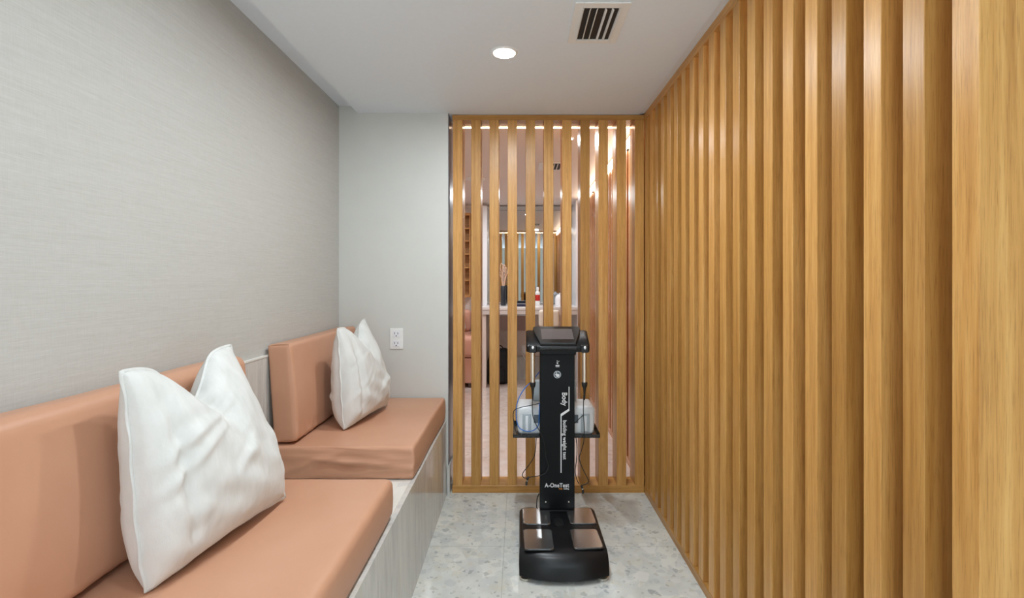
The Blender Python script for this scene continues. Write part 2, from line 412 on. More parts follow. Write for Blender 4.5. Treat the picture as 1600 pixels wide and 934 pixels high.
# ------------------------------------------------------------------ pillows
def pillow(c_lo, c_hi, t_lo, t_hi, seed, label, chop=.11, chop_s=-.05):
    """corners: near bottom, far bottom, near top, far top (world)"""
    A, B, C, D = map(Vector, (c_lo, c_hi, t_lo, t_hi)); cen = (A+B+C+D)/4
    t_ = thing('pillow', label, 'pillow', (A+B)/2)
    base = (A+B)/2
    wdir = ((B-A)+(D-C)).normalized(); hdir = ((C-A)+(D-B)).normalized(); nrm = wdir.cross(hdir).normalized()
    if nrm.x < 0: nrm = -nrm
    N = 72; TH = .098
    def pt(s, r, side):
        u, v = (s+1)/2, (r+1)/2
        p = A*(1-u)*(1-v) + B*u*(1-v) + C*(1-u)*v + D*u*v
        hw = (B-A).length/2; hh = (C-A).length/2
        # outline: sides drawn in a little between the corner ears
        p += wdir*(-s*hw*.05*(1-r*r)**1.0) * (1 if abs(r) < 1 else 0)
        p += wdir*(s*hw*.07*(1-r*r)*(1-v)*1.6)
        p += hdir*(-r*hh*.05*(1-s*s))*(1 if r < 0 else 0)
        # karate-chop dent in the top edge
        g = math.exp(-((s-chop_s)/.40)**2)*(1-s*s)**.4*(max(0, (r+.35)/1.35))**2.2
        p -= hdir*(chop*1.15*g)
        # belly
        e = max(0, 1-abs(s)**(3.6 if s < 0 else 2.4))**(.42 if s < 0 else .5)*max(0, 1-abs(r)**2.3)**.50
        bag = 1.0 + .28*max(0, -r) - .25*max(0, r)
        th = TH*e*bag*(1 if side > 0 else 1.0)
        gr = math.exp(-((s-(chop_s+.25*(1-r)))/.13)**2)*max(0, min(1, (r+.15)/.8))      # crease below the dent
        th *= (1 - .55*gr)
        gl = math.exp(-((s+.72+.04*r)/.07)**2)*.25*max(0, 1-r*r); th *= 1-gl
        q = Vector((s*1.7+seed, r*1.7, side*2.1))
        wv = noise.noise(q*1.3)*.012 + (noise.noise(Vector((s*1.2+seed, r*4.5-s*2.4, side)))**2)*.034*(.4+.6*max(0, 1-abs(r+.3)))
        # drag wrinkles running from the lower corners
        wv += .0045*math.sin((r*1.0+s*.62)*15+seed)*math.exp(-((r+.45-.25*s)/.34)**2)*(1 if side > 0 else .4)
        th += wv*e
        return p + nrm*side*(max(th, .0)) 
    bm = bmesh.new(); gs = {}
    for side in (1, -1):
        g = []
        for i in range(N+1):
            row = []
            for j in range(N+1):
                s = math.sin((2*i/N-1)*math.pi/2); r = math.sin((2*j/N-1)*math.pi/2)
                s = .35*s+.65*(2*i/N-1); r = .35*r+.65*(2*j/N-1)
                if side == -1 and (i in (0, N) or j in (0, N)): row.append(gs[1][i][j]); continue
                q = pt(s, r, side)
                if q.z < SEAT+.012: q.z = SEAT+.012 + (q.z-SEAT)*0.02
                row.append(bm.verts.new(q-base))
            g.append(row)
        gs[side] = g
        for i in range(N):
            for j in range(N):
                f = (g[i][j], g[i+1][j], g[i+1][j+1], g[i][j+1]); bm.faces.new(f if side == 1 else f[::-1])
    edge = [gs[1][i][0].co.copy() for i in range(N+1)] + [gs[1][N][j].co.copy() for j in range(1, N+1)] \
         + [gs[1][i][N].co.copy() for i in range(N-1, -1, -1)] + [gs[1][0][j].co.copy() for j in range(N-1, 0, -1)]
    link('pillow_cover', bm, 'white_cotton', t_, True)
    # flat stitched hem standing out round the edge
    cen2 = sum(edge, Vector())/len(edge); bm = bmesh.new(); n = len(edge); rows = [[], [], [], []]
    for k, p in enumerate(edge):
        tg = (edge[(k+1) % n]-edge[k-1]).normalized(); out = tg.cross(nrm).normalized()
        if out.dot(p-cen2) < 0: out = -out
        wv = .0022*math.sin(k*.45)
        for m, (a, b) in enumerate(((-.006, .0030), (.0065, .0014), (.0065, -.0014), (-.006, -.0030))):
            q = p + out*a + nrm*(b+wv*(1 if a > 0 else 0)); q.z = max(q.z, SEAT+.011-base.z); rows[m].append(bm.verts.new(q))
    for m in range(4):
        for k in range(n): bm.faces.new((rows[m][k], rows[m][(k+1) % n], rows[(m+1) % 4][(k+1) % n], rows[(m+1) % 4][k]))
    link('hem', bm, 'white_cotton', t_, True)
    return t_
pillow((-.862, 1.135, SEAT+.008), (-.775, 1.615, SEAT+.02), (-.930, 1.145, 1.130), (-.945, 1.60, 1.132), 2.3,
       'large white pillow nearest the camera, dented top, leaning on the long peach back cushion')
pillow((-.848, 2.375, SEAT+.008), (-.762, 2.82, SEAT+.02), (-.884, 2.385, 1.108), (-.888, 2.82, 1.122), 7.9,
       'smaller looking white pillow standing farther back near the wall outlet', .10, .05)

# ------------------------------------------------------------------ slatted oak screens
def screen_slat(parent, x0, x1, y0, y1, z0, z1, mat='oak_z', bev=.0012):
    cx, cy = (x0+x1)/2, (y0+y1)/2; hx, hy = (x1-x0)/2, (y1-y0)/2
    o = link('slat', box(bmesh.new(), -hx, hx, -hy, hy, 0, z1-z0, bev, 1), mat, parent)
    o.location = Vector((cx, cy, z0)) - parent.location; return o
ZR0, ZR1 = .047, 2.366; PITCH = .1155; D = .145
sb = thing('slatted_screen', 'oak slatted screen across the end, behind the black body analyzer', 'screen', (.2, YS+D/2, 0))
child('bottom_rail', boxes((-.424, XR-.001, YS, YS+D, 0, ZR0, .0015, 1)), 'oak_x', sb)
child('top_rail', boxes((-.424, XR-.001, YS, YS+D, ZR1, ZC-.002, .0015, 1)), 'oak_x', sb)
for k in range(11):
    x = -.419 + k*PITCH
    screen_slat(sb, x, min(x+.0595, XR-.0015), YS+.001, YS+D-.001, ZR0, ZR1)
sr = thing('slatted_screen', 'long oak slatted screen filling the right side of the room', 'screen', (XR+D/2, 2, 0))
child('bottom_rail', boxes((XR, XR+D, .80, YS+D, 0, ZR0-.004, .0015, 1)), 'oak_y', sr)
child('top_rail', boxes((XR, XR+D, .80, YS+D, ZR1-.003, ZC+.006, .0015, 1)), 'oak_y', sr)
for k in range(20):
    y1 = .901 + k*PITCH
    s_ = screen_slat(sr, XR+.0012, XR+D-.001, y1-.0545, y1, ZR0-.004, ZR1-.003)
    if k == 0: s_['label'] = 'end slat with its broad side to the camera'
so = thing('slatted_screen', 'coppery slatted screen beyond, running on to the white vanity', 'screen', (XR+.06, 5, 0))
child('bottom_rail', boxes((XR+.002, XR+.12, YS+D+.001, YM-.02, 0, .05)), 'copper_y', so)
child('top_rail', boxes((XR+.002, XR+.12, YS+D+.001, YM-.02, 2.385, ZC-.001)), 'copper_y', so)
for k in range(30):
    y = YS+D+.03 + k*PITCH
    screen_slat(so, XR+.003, XR+.12, y, y+.06, .05, 2.385, 'copper_z')
child('backing_panel', boxes((XR+.121, XR+.135, YS+D+.001, YM-.02, 0, ZC-.001)), 'copper_z', so)

# LED strips (warm) on the top rails
ls = thing('led_strip', 'warm white light strip under the top rail of the end screen', 'light', (.2, YS+D+.01, 2.36))
child('diffuser', boxes((-.424, XR-.004, YS+D+.001, YS+D+.010, 2.361, 2.368)), 'led_warm', ls)
child('channel', boxes((-.424, XR-.004, YS+D+.001, YS+D+.018, 2.3685, 2.374)), 'steel', ls)
l2 = thing('led_strip', 'bright warm light strip along the ceiling over the coppery screen beyond', 'light', (XR, 5, 2.33))
child('diffuser', boxes((XR-.012, XR+.0015, YS+D+.09, YM-.6, 2.30, 2.37)), 'led_soft', l2)
for k in range(7): child('clip', boxes((XR-.016, XR-.004, 3.52+k*.42, 3.55+k*.42, 2.284, 2.297)), 'black_body', l2)
l3 = thing('led_strip', 'hidden warm light strip on top behind the right screen', 'light', (XR+D+.02, 2, 2.35))
child('diffuser', boxes((XR+D+.006, XR+D+.018, .85, 3.2, 2.34, 2.36)), 'led_warm', l3)

# ------------------------------------------------------------------ ceiling fittings
def downlight(x, y, label, power, r=.050, z=ZC, group=None, seen=True):
    t_ = thing('downlight', label, 'light', (x, y, z), 0, group)
    bm = bmesh.new(); lathe(bm, [(r, -.0055), (r, -.001), (r*.6, -.0005)][::-1], 0, 0, 40)
    link('lens', bm, 'lamp_glow', t_, True)
    bm = bmesh.new()
    n = 40; prof = [(r+.001, -.001), (r+.001, -.006), (r+.004, -.007), (r+.012, -.002), (r+.012, -.0005)]
    rings = [[bm.verts.new((a*math.cos(2*math.pi*i/n), a*math.sin(2*math.pi*i/n), b)) for i in range(n)] for a, b in prof]
    for a, b in zip(rings, rings[1:]+rings[:1]):
        for i in range(n): bm.faces.new((a[i], a[(i+1) % n], b[(i+1) % n], b[i]))
    link('trim_ring', bm, 'white_plastic', t_, True)
    l = area_light('lamp', (0, 0, -.012), r*1.7, power); l.parent = t_
    return t_
downlight(-.068, 2.26, 'round glowing ceiling downlight in front of the end screen', DOWN_W)
for y in (1.45, .64, -.17, -.98):
    downlight(-.068, y, 'round recessed ceiling downlight out of view nearer the camera', DOWN_W*(1 if y > 1 else .32), group='downlights nearer the camera')
for x, y in ((.353, 3.62), (.139, 5.9), (-.85, 4.4), (-1.3, 5.7)):
    downlight(x, y, 'recessed ceiling downlight in the room beyond the screen', FAR_W, .045, group='downlights beyond the end screen')
v0 = thing('air_vent', 'square white ceiling air vent with dark slots', 'vent', (.32, 2.01, ZC))
X0, X1, Y0v, Y1v = .213, .427, 1.85, 2.165; x0, x1, y0, y1 = .249, .391, 1.886, 2.135
child('frame', boxes((X0, x0, Y0v, Y1v, ZC-.006, ZC-.0005, .002, 1), (x1, X1, Y0v, Y1v, ZC-.006, ZC-.0005, .002, 1),
                     (x0, x1, Y0v, y0, ZC-.006, ZC-.0005, .002, 1), (x0, x1, y1, Y1v, ZC-.006, ZC-.0005, .002, 1)), 'white_plastic', v0)
child('duct', boxes((x0, x1, y0, y1, ZC-.0012, ZC-.0006)), 'dark_slot', v0)
for k in range(6):
    xc = x0 + .004 + k*(x1-x0-.008)/5
    m = Matrix.Translation((xc, y0+.001, ZC-.014)) @ Matrix(((1, 0, 0, 0), (0, 0, 1, 0), (0, 1, 0, 0), (0, 0, 0, 1)))
    s = 1 if k > 2 else -1
    poly = [(0, .0125), (s*.0015, .007), (s*.006, .0015), (s*.0075, .0025), (s*.0032, .008), (s*.002, .0125)]
    bm = prism(bmesh.new(), poly if s > 0 else poly[::-1], m, y1-y0-.002); bm.transform(inv(v0)); link('blade', bm, 'white_plastic', v0)
# outlet on the grey wall
ot = thing('wall_outlet', 'white double power outlet on the grey end wall above the bench', 'outlet', (-.770, YB, .982))
child('plate', box(bmesh.new(), -.812, -.728, YB-.006, YB-.0005, .917, 1.048, .003, 2), 'white_plastic', ot)
for dz in (-.030, .030):
    z = .982+dz
    s_ = child('socket', box(bmesh.new(), -.792, -.748, YB-.0085, YB-.006, z-.021, z+.021, .0015, 1), 'white_gloss', ot)
    bm = boxes((-.782, -.779, YB-.0095, YB-.0086, z-.002, z+.011), (-.762, -.7588, YB-.0095, YB-.0086, z-.002, z+.009))
    cyl(bm, (-.7705, YB-.0095, z-.012), (-.7705, YB-.0086, z-.012), .0035, n=12)
    bm.transform(inv(ot)); link('slots', bm, 'dark_slot', s_)

# ------------------------------------------------------------------ body composition analyzer
AX = .2030; AY = 2.42
an = thing('body_analyzer', 'black upright body composition analyzer with four steel foot plates', 'exercise machine', (AX, AY, 0))
def L(bm, name, mat, parent=an, smooth=False): bm.transform(inv(parent)) ; return link(name, bm, mat, parent, smooth)
# base: plan outline with a bowed front, sloping nose, two ears at the back beside the column
def base_mesh():
    bm = bmesh.new(); hw = .203; n = 40
    yf, yb = 2.205, 2.648
    def outline(inset, front, back_in):
        pts = []
        for i in range(n+1):                                   # front edge, bowed
            u = -1+2*i/n; x = (hw-inset)*u; y = yf + front + .030*abs(u)**2.6 - .012*(1-u*u)
            pts.append((x, y))
        for i in range(1, 9):                                  # right side + back corner
            pts.append((hw-inset, yf+.03+front + (yb-.03-back_in-yf-.03-front)*i/8))
        pts += [(hw-inset-.008, yb-back_in-.008), (hw-inset-.026, yb-back_in), (.128, yb-back_in), (.110, yb-back_in-.010), (.104, yb-back_in-.026),
                (-.104, yb-back_in-.026), (-.110, yb-back_in-.010), (-.128, yb-back_in), (-(hw-inset-.026), yb-back_in), (-(hw-inset-.008), yb-back_in-.008)]
        for i in range(8, 0, -1): pts.append((-(hw-inset), yf+.03+front + (yb-.03-back_in-yf-.03-front)*i/8))
        return pts
    levels = [(.014, .018, -.010, .014), (.016, .006, -.032, .006), (.024, .001, -.040, .002), (.070, 0, -.026, 0), (.098, .001, -.010, .001),
              (.112, .002, .010, .002), (.119, .0045, .026, .004), (.1232, .009, .048, .006), (.1245, .015, .075, .009)]
    rings = []
    for z, ins, fr, bi in levels:
        rings.append([bm.verts.new((x+AX, y, z)) for x, y in outline(ins, fr, bi)])
    for a, b in zip(rings, rings[1:]):
        m = len(a)
        for i in range(m): bm.faces.new((a[i], a[(i+1) % m], b[(i+1) % m], b[i]))
    bm.faces.new(rings[0][::-1]); bm.faces.new(rings[-1]); return bm
bs = L(base_mesh(), 'base', 'black_body', an, 'auto')
ZT = .1245
def rrect(w, h, r, k=6):
    pts = []
    for cx, cy, a0 in ((w/2-r, h/2-r, 0), (-w/2+r, h/2-r, 90), (-w/2+r, -h/2+r, 180), (w/2-r, -h/2+r, 270)):
        for i in range(k+1): a = R(a0+90*i/k); pts.append((cx+r*math.cos(a), cy+r*math.sin(a)))
    return pts
# world corners of the plates, read off at the height of the base top
def plate(pxs, lab):
    pts = [P(x, y, (CAMZ-ZT)*F/(y-HY)) for x, y in pxs]      # nearL, nearR, farR, farL
    c = sum(pts, Vector())/4
    for grow, z0, z1, nm, mat in ((.0045, ZT-.001, ZT+.0022, 'plate_surround', 'black_satin'), (0, ZT-.001, ZT+.0045, 'foot_plate', 'steel')):
        q = [p + (p-c).normalized()*grow*1.4 for p in pts]; poly = []
        for i in range(4):
            a, b, d = q[i-1], q[i], q[(i+1) % 4]; r = .014
            p0 = b + (a-b).normalized()*r; p1 = b + (d-b).normalized()*r
            for k in range(6):
                t = k/5; poly.append(((1-t)**2*p0 + 2*t*(1-t)*b + t*t*p1).to_2d())
        bm = prism(bmesh.new(), [tuple(v) for v in poly], Matrix.Translation((0, 0, z0)), z1-z0)
        es = [e for e in bm.edges if all(abs(v.co.z-z1) < 1e-6 for v in e.verts)]
        bmesh.ops.bevel(bm, geom=es, offset=.0026 if nm == 'foot_plate' else .001, segments=3, affect='EDGES')
        o = L(bm, nm, mat, an if nm == 'foot_plate' else an)
        if nm == 'foot_plate': o['label'] = lab
plate([(820.0, 859), (865.6, 859), (861, 828), (817.8, 828)], 'near left brushed steel foot plate')
plate([(897.5, 858), (942.5, 856), (931.5, 827.5), (890.5, 828)], 'near right brushed steel foot plate')
plate([(818.3, 819.2), (860.0, 819.7), (857.7, 795), (816.5, 794.5)], 'far left brushed steel foot plate')
plate([(891.5, 818.8), (931.5, 818.4), (922.5, 794.3), (884.5, 794.5)], 'far right brushed steel foot plate')
bm = bmesh.new()                                             # raised heel rest in the middle
prism(bm, [(x, y) for x, y in rrect(.046, .085, .018)], Matrix.Translation((AX-.002, 2.47, ZT-.002)), .006)
L(bm, 'centre_ridge', 'black_satin', an, 'auto')
for x in (.031, .376):
    for y in (2.217, 2.60):
        bm = lathe(bmesh.new(), [(.022, 0), (.027, .003), (.027, .010), (.018, .014), (.012, .018)], x, y, 28); L(bm, 'foot', 'chrome', an, 'auto')
# column
cy0, cy1 = 2.600, 2.652; cw = .0925
co = L(box(bmesh.new(), AX-cw, AX+cw, cy0, cy1, .118, .985, .003, 2), 'column', 'column_black', an)
bm = bmesh.new(); box(bm, AX-cw+.004, AX+cw-.004, cy0-.016, cy0, ZT, ZT+.008, .002, 1); L(bm, 'column_foot', 'column_black', an)
for dx in (-.061, .061):
    c = P(CX, 784, cy0); bm = cyl(bmesh.new(), (AX+dx, cy0-.0035, c.z), (AX+dx, cy0+.001, c.z), .0042, n=16); L(bm, 'bolt', 'chrome', an, True)
# printing on the column front
YF = cy0-.0012
def flat(px, py, rot=0):
    p = P(px, py, YF)
    if rot: m = Matrix(((0, 1, 0, p.x), (0, 0, -1, YF), (-1, 0, 0, p.z), (0, 0, 0, 1)))
    else: m = Matrix(((1, 0, 0, p.x), (0, 0, -1, YF), (0, 1, 0, p.z), (0, 0, 0, 1)))
    return inv(co) @ m
text_mesh('lettering', 'Body', .0385, flat(881.8, 623.2, 1), 'print_white', co, offset=.0008, sx=.86)
text_mesh('lettering', 'building weight test', .0275, flat(882.3, 687, 1), 'print_white', co, offset=.0004, sx=.91)
text_mesh('lettering', 'A-OneTest', .0305, flat(870.2, 758.3), 'print_white', co, offset=.0006, sx=.88)
text_mesh('lettering', 'Body', .0085, flat(876.0, 763.5), 'print_orange', co, offset=.0003)
text_mesh('lettering', 'building', .0085, flat(884.8, 763.5), 'print_white', co, offset=.0003)
def strip(pts, name='printed_line'):
    bm = bmesh.new(); vs = [bm.verts.new(P(x, y, YF+.0004)) for x, y in pts]; bm.faces.new(vs)
    r = bmesh.ops.extrude_face_region(bm, geom=bm.faces[:]); bmesh.ops.translate(bm, verts=[g for g in r['geom'] if isinstance(g, bmesh.types.BMVert)], vec=(0, -.0004, 0))
    bm.transform(inv(co)); return link(name, bm, 'print_white', co)
strip([(888.5, 604), (889.8, 604), (889.8, 641.5), (877.4, 650), (877.4, 738.5), (875.9, 738.5), (875.9, 646.5), (888.5, 638.5)])
# small emblem: a runner over a block with lines, and a round touch badge with a hand
bm = bmesh.new()
def pr(pts):
    vs = [bm.verts.new(P(x, y, YF)) for x, y in pts]; bm.faces.new(vs)
pr([(868.0, 570.0), (874.2, 570.0), (874.2, 572.0), (868.0, 572.0)]); pr([(868.3, 572.6), (874.0, 572.6), (874.0, 573.3), (868.3, 573.3)])
pr([(870.0, 568.6), (872.4, 568.6), (871.6, 565.6), (870.6, 565.6)]); pr([(869.0, 566.8), (874.0, 563.4), (874.2, 564.1), (869.4, 567.5)])
c = P(870.6, 563.8, YF)
vs = [bm.verts.new(c+Vector((.003*math.cos(a), 0, .003*math.sin(a)))) for a in [i*math.pi/6 for i in range(12)]]; bm.faces.new(vs)
bm.transform(inv(co)); link('emblem', bm, 'print_white', co)
c = P(870.8, 585.0, YF)
ring = cyl(bmesh.new(), (c.x, YF-.0006, c.z), (c.x, YF+.001, c.z), .0205, n=40); ring.transform(inv(co)); bd = link('badge', ring, 'printer_dark', co)
bm = bmesh.new(); y_ = YF-.0010
pl = [(-.009, -.002), (-.0125, .002), (-.0105, .0045), (-.006, .002), (-.0062, .0125), (-.003, .0125), (-.0025, .004), (.0105, .002), (.0115, -.004), (.008, -.0125), (-.003, -.0125)]
vs = [bm.verts.new((c.x+a, y_, c.z+b)) for a, b in pl]; bm.faces.new(vs)
n = 40
for i in range(n):
    a0, a1 = 2*math.pi*i/n, 2*math.pi*(i+1)/n
    f = [bm.verts.new((c.x+r_*math.cos(a), y_, c.z+r_*math.sin(a))) for r_, a in ((.0165, a0), (.0185, a0), (.0185, a1), (.0165, a1))]; bm.faces.new(f)
bm.transform(inv(co)); link('hand_sign', bm, 'print_white', co)

# console head ------------------------------------------------
HYc = 2.60
def loft(bm, secs):
    rings = [[bm.verts.new(p) for p in s] for s in secs]
    for a, b in zip(rings, rings[1:]):
        m = len(a)
        for i in range(m): bm.faces.new((a[i], a[(i+1) % m], b[(i+1) % m], b[i]))
    bm.faces.new(rings[0][::-1]); bm.faces.new(rings[-1]); return bm
hc = P(870.6, 532, HYc).x
# side profile (y, z) of the sloping console, swept across x with rounded ends
prof = [(2.548, .972), (2.540, .985), (2.540, 1.003), (2.552, 1.016), (2.660, 1.078), (2.676, 1.078), (2.684, 1.062), (2.676, .990), (2.664, .972)]
def sec(x, s, dz=0): 
    cy, cz = 2.612, 1.020
    return [Vector((x, cy+(a-cy)*s, cz+(b-cz)*s+dz)) for a, b in prof]
xs = [(-.165, .86), (-.162, .92), (-.156, .955), (-.146, .965), (-.10, .955), (.10, .955), (.146, .965), (.156, .955), (.162, .92), (.165, .86)]
hd = L(loft(bmesh.new(), [sec(hc+x, s) for x, s in xs]), 'console', 'black_body', an, 'auto')
# raised central bezel with curved flanks (wide above, narrow below)
bm = bmesh.new(); sl = Vector((0, .108, .062)); sn = Vector((0, -.062, .108)).normalized(); o0 = Vector((hc, 2.552, 1.016))
def onslope(u, v, h=0): return o0 + Vector((u, 0, 0)) + sl*v + sn*h
pl = []
lf = [(-.094, -.10), (-.096, .0), (-.108, .30), (-.120, .62), (-.129, .95), (-.128, 1.08), (-.120, 1.14)]
outl = lf + [(-x, v) for x, v in reversed(lf)]
bot = [bm.verts.new(onslope(u, v, -.020)) for u, v in outl]; top = [bm.verts.new(onslope(u*.985, v*.985+.01, .0115)) for u, v in outl]; m_ = len(outl)
tip = [bm.verts.new(onslope(u*.965, v*.955+.02, .0145)) for u, v in outl]
for A_, B_ in ((bot, top), (top, tip)):
    for i in range(m_): bm.faces.new((A_[i], A_[(i+1) % m_], B_[(i+1) % m_], B_[i]))
bm.faces.new(bot[::-1]); bm.faces.new(tip)
bz = L(bm, 'bezel', 'black_satin', an)
bm = bmesh.new()
d_ = [(-.083, .18), (.085, .18), (.082, .92), (-.085, .92)]
vs = [bm.verts.new(onslope(u, v, .0150)) for u, v in d_]; lo = [bm.verts.new(onslope(u, v, .0100)) for u, v in d_]
bm.faces.new(vs); bm.faces.new(lo[::-1])
for i in range(4): bm.faces.new((lo[i], lo[(i+1) % 4], vs[(i+1) % 4], vs[i]))
L(bm, 'display', 'display', an)
# rounded front lip under the display
bm = cyl(bmesh.new(), (hc-.094, 2.547, .998), (hc+.094, 2.547, .998), .0125, n=24); L(bm, 'front_lip', 'black_satin', an, 'auto')
L(box(bmesh.new(), AX-.094, AX+.094, 2.548, 2.60, .958, .99, .006, 3), 'neck', 'column_black', an)
# hand electrodes in their cradles
for sgn, px in ((-1, 832.4), (1, 913.4)):
    c = P(px, 538, 2.545); x = c.x
    L(box(bmesh.new(), x-.021, x+.021, 2.531, 2.56, .9725, 1.012, .006, 3), 'cradle', 'black_body', an)
    e = L(cyl(bmesh.new(), (x, 2.548, .812), (x, 2.548, .974), .0128, n=28), 'hand_electrode', 'chrome', an, 'auto')
    bm = lathe(bmesh.new(), [(.0025, .725), (.004, .74), (.0065, .775), (.0085, .790), (.0135, .796), (.0155, .812), (.0150, .818), (.0128, .819)], x, 2.548, 24)
    bm.transform(inv(e)); link('strain_relief', bm, 'black_rubber', e, True)
    tp = bmesh.new(); bmesh.ops.create_uvsphere(tp, u_segments=20, v_segments=12, radius=.0088, matrix=Matrix.Translation((x, 2.528, 1.000)) @ Matrix.Diagonal((.75, .6, 1, 1)))
    tp.transform(inv(e)); link('end_cap', tp, 'white_gloss', e, True)
# tray behind the column
TZ = .500; ty0, ty1 = 2.654, 2.895; tx0, tx1 = AX-.236, AX+.236
bm = boxes((tx0, tx1, ty0, ty1, TZ-.006, TZ, .001, 1), (tx0, tx1, ty0, ty0+.004, TZ, TZ+.012), (tx0, tx0+.004, ty0, ty1, TZ, TZ+.02), (tx1-.004, tx1, ty0, ty1, TZ, TZ+.02), (tx0, tx1, ty1-.004, ty1, TZ, TZ+.02))
L(bm, 'tray', 'black_satin', an)
L(boxes((AX-.07, AX+.07, 2.652, 2.70, TZ-.05, TZ-.006, .003, 1)), 'tray_bracket', 'column_black', an)

# ------------------------------------------------------------------ printer on the tray
PZ = TZ+.001; px0, px1 = P(807.5, 650, 2.69).x, P(929.5, 650, 2.69).x
pc = (px0+px1)/2
prn = thing('printer', 'small white and grey printer on the tray behind the analyzer column', 'printer', (pc, 2.77, PZ))
sizex = px1-px0
bm = soft_box((sizex, .190, .158), .024, .03, lambda p, n, H: Vector((-p.x/H[0]*.006*(1 if p.z < 0 else 0)*(-p.z/H[2]), 0, 0)))
link('body', bm, 'printer_white', prn, True)
for s in (-1, 1):
    x = s*(sizex/2-.055)
    link('side_recess', soft_box((.048, .006, .10), .0028, .02), 'printer_grey', prn, True, (x, -.0955, .018))
    link('side_rib', soft_box((.016, .006, .085), .0028, .02), 'printer_white', prn, True, (x, -.0985, .022))
    link('front_window', soft_box((.05, .006, .045), .0028, .02), 'printer_dark', prn, True, (s*(sizex/2-.118), -.0955, .068))
bm = soft_box((.255, .05, .125), .016, .03); bm.transform(Matrix.Translation((.0, .045, .150)) @ Matrix.Rotation(R(-10), 4, 'X'))
link('paper_support', bm, 'printer_grey', prn, True)

# ------------------------------------------------------------------ cables
def cable(label, pts, r, mat, plug=None, cat='cable', name='cable'):
    w_ = [P(*p) for p in pts]; t_ = thing(name, label, cat, w_[0])
    bm = tube(bmesh.new(), w_, r, 8, 8); L(bm, 'cord', mat, t_, True)
    if plug:
        a = w_[-1]; d = Vector(plug).normalized()
        L(cyl(bmesh.new(), a-d*.002, a+d*.016, .0058, n=10), 'plug', 'black_rubber', t_, True)
        L(cyl(bmesh.new(), a+d*.016, a+d*.020, .0064, n=10), 'plug_collar', 'chrome', t_, True)
        L(box(bmesh.new(), a.x+d.x*.026-.006, a.x+d.x*.026+.006, a.y-.004, a.y+.004, a.z+d.z*.036-.009, a.z+d.z*.036+.011, .002, 1), 'plug_tip', 'black_rubber', t_)
    return t_
cable('thin blue cable looped over the left half of the printer', [(843.5, 580, 2.66), (833, 593, 2.655), (818, 609, 2.648), (808.5, 628, 2.646), (806.5, 648, 2.646), (810, 666, 2.646),
      (820, 673, 2.648), (833, 672.5, 2.648), (841.2, 664, 2.64), (842.4, 648, 2.635), (842.8, 630, 2.64)], .0026, 'blue_cable')
cable('black lead from the left hand electrode, crossing the front of the column', [(832.4, 617, 2.548), (831.8, 632, 2.56), (832.8, 650, 2.58), (838, 664, 2.585), (845, 677, 2.588), (850.5, 692, 2.59), (853, 712, 2.59),
      (856.5, 728, 2.588), (852, 738.5, 2.585), (842, 743, 2.60), (832, 744.5, 2.62), (825.5, 745.5, 2.63)], .0023, 'black_rubber', (-.4, 0, -1))
cable('black cable hanging down left of the column from the tray', [(838, 683, 2.645), (837, 698, 2.64), (834.5, 713, 2.63), (826, 727, 2.63), (818, 737, 2.63), (816.2, 743, 2.63), (819.5, 746.5, 2.632), (824, 746.6, 2.634)], .0023, 'black_rubber')
cable('black cable arching over the left edge of the tray', [(843, 630, 2.64), (830, 633, 2.644), (815, 636, 2.645), (804.5, 640, 2.645), (801.8, 648, 2.645), (803, 659, 2.642), (806.5, 674, 2.642), (815, 678, 2.64)], .0022, 'black_rubber')
cable('black lead hanging from the right hand electrode', [(912.0, 617, 2.548), (911.7, 632, 2.575), (911.6, 648, 2.60), (913, 670, 2.625), (912, 690, 2.635), (908, 705, 2.64), (905, 716, 2.64), (910, 731, 2.64),
      (917, 745, 2.64), (919.5, 753, 2.64), (913, 757, 2.64), (908.5, 758.5, 2.64)], .0023, 'black_rubber', (.35, 0, -1))
cable('black cable hanging close to the right edge of the column', [(899.8, 683, 2.645), (901.5, 698, 2.645), (900.8, 718, 2.645), (898.8, 735, 2.645), (901, 748, 2.645), (905, 756, 2.645)], .0023, 'black_rubber')
cable('short black cable slanting from the column to the right lead', [(898, 661, 2.64), (904, 655, 2.635), (911.4, 648.4, 2.61)], .0022, 'black_rubber')
pw = cable('black power cord behind the base, left of the column foot', [(842.5, 771, 2.67), (839.5, 778, 2.67), (838.5, 787, 2.67), (838.8, 798, 2.68)], .003, 'black_rubber')

# ------------------------------------------------------------------ the room beyond
# mirror and vanity
XM0, XM1 = -.43, .735
mr = thing('wall_mirror', 'wide frameless mirror above the white vanity in the room beyond', 'mirror', (.15, YM, 1.1))
child('glass', boxes((XM0, XM1, YM+.004, YM+.012, 1.03, 2.385)), 'mirror_glass', mr)
child('edge_trim', boxes((XM0, XM1, YM, YM+.004, 2.325, 2.330), (XM0, XM1, YM, YM+.004, 2.383, 2.389)), 'printer_dark', mr)
child('backing', boxes((XM0, XM1, YM+.012, YM+.029, 1.03, 2.385)), 'dark_slot', mr)
vn = thing('vanity', 'white vanity counter with tall white side panels and a brown drawer', 'counter', (.15, 6.4, 0))
child('counter_top', boxes((-.49, .78, 6.10, YM-.001, .985, 1.02, .003, 1)), 'far_counter', vn)
child('apron', boxes((-.47, .76, 6.12, 6.15, .925, .984)), 'far_counter', vn)
child('side_panel', boxes((-.49, -.432, 6.60, YM+.02, 1.021, 2.36)), 'white_gloss', vn)
child('side_panel', boxes((.737, .788, 6.35, YM+.02, 1.021, ZC-.002)), 'white_gloss', vn)
child('leg_panel', boxes((-.47, -.415, 6.16, YM, 0, .924)), 'far_paint', vn)
child('leg_panel', boxes((.73, .785, 6.12, YM, 0, .924)), 'white_gloss', vn)
dr = child('drawer', boxes((-.235, .115, 6.10, 6.5, .725, .920, .004, 1)), 'brown_laminate', vn)
child('back_panel', boxes((-.414, .729, YM-.02, YM+.02, 0, .30)), 'streaked_stone', vn)
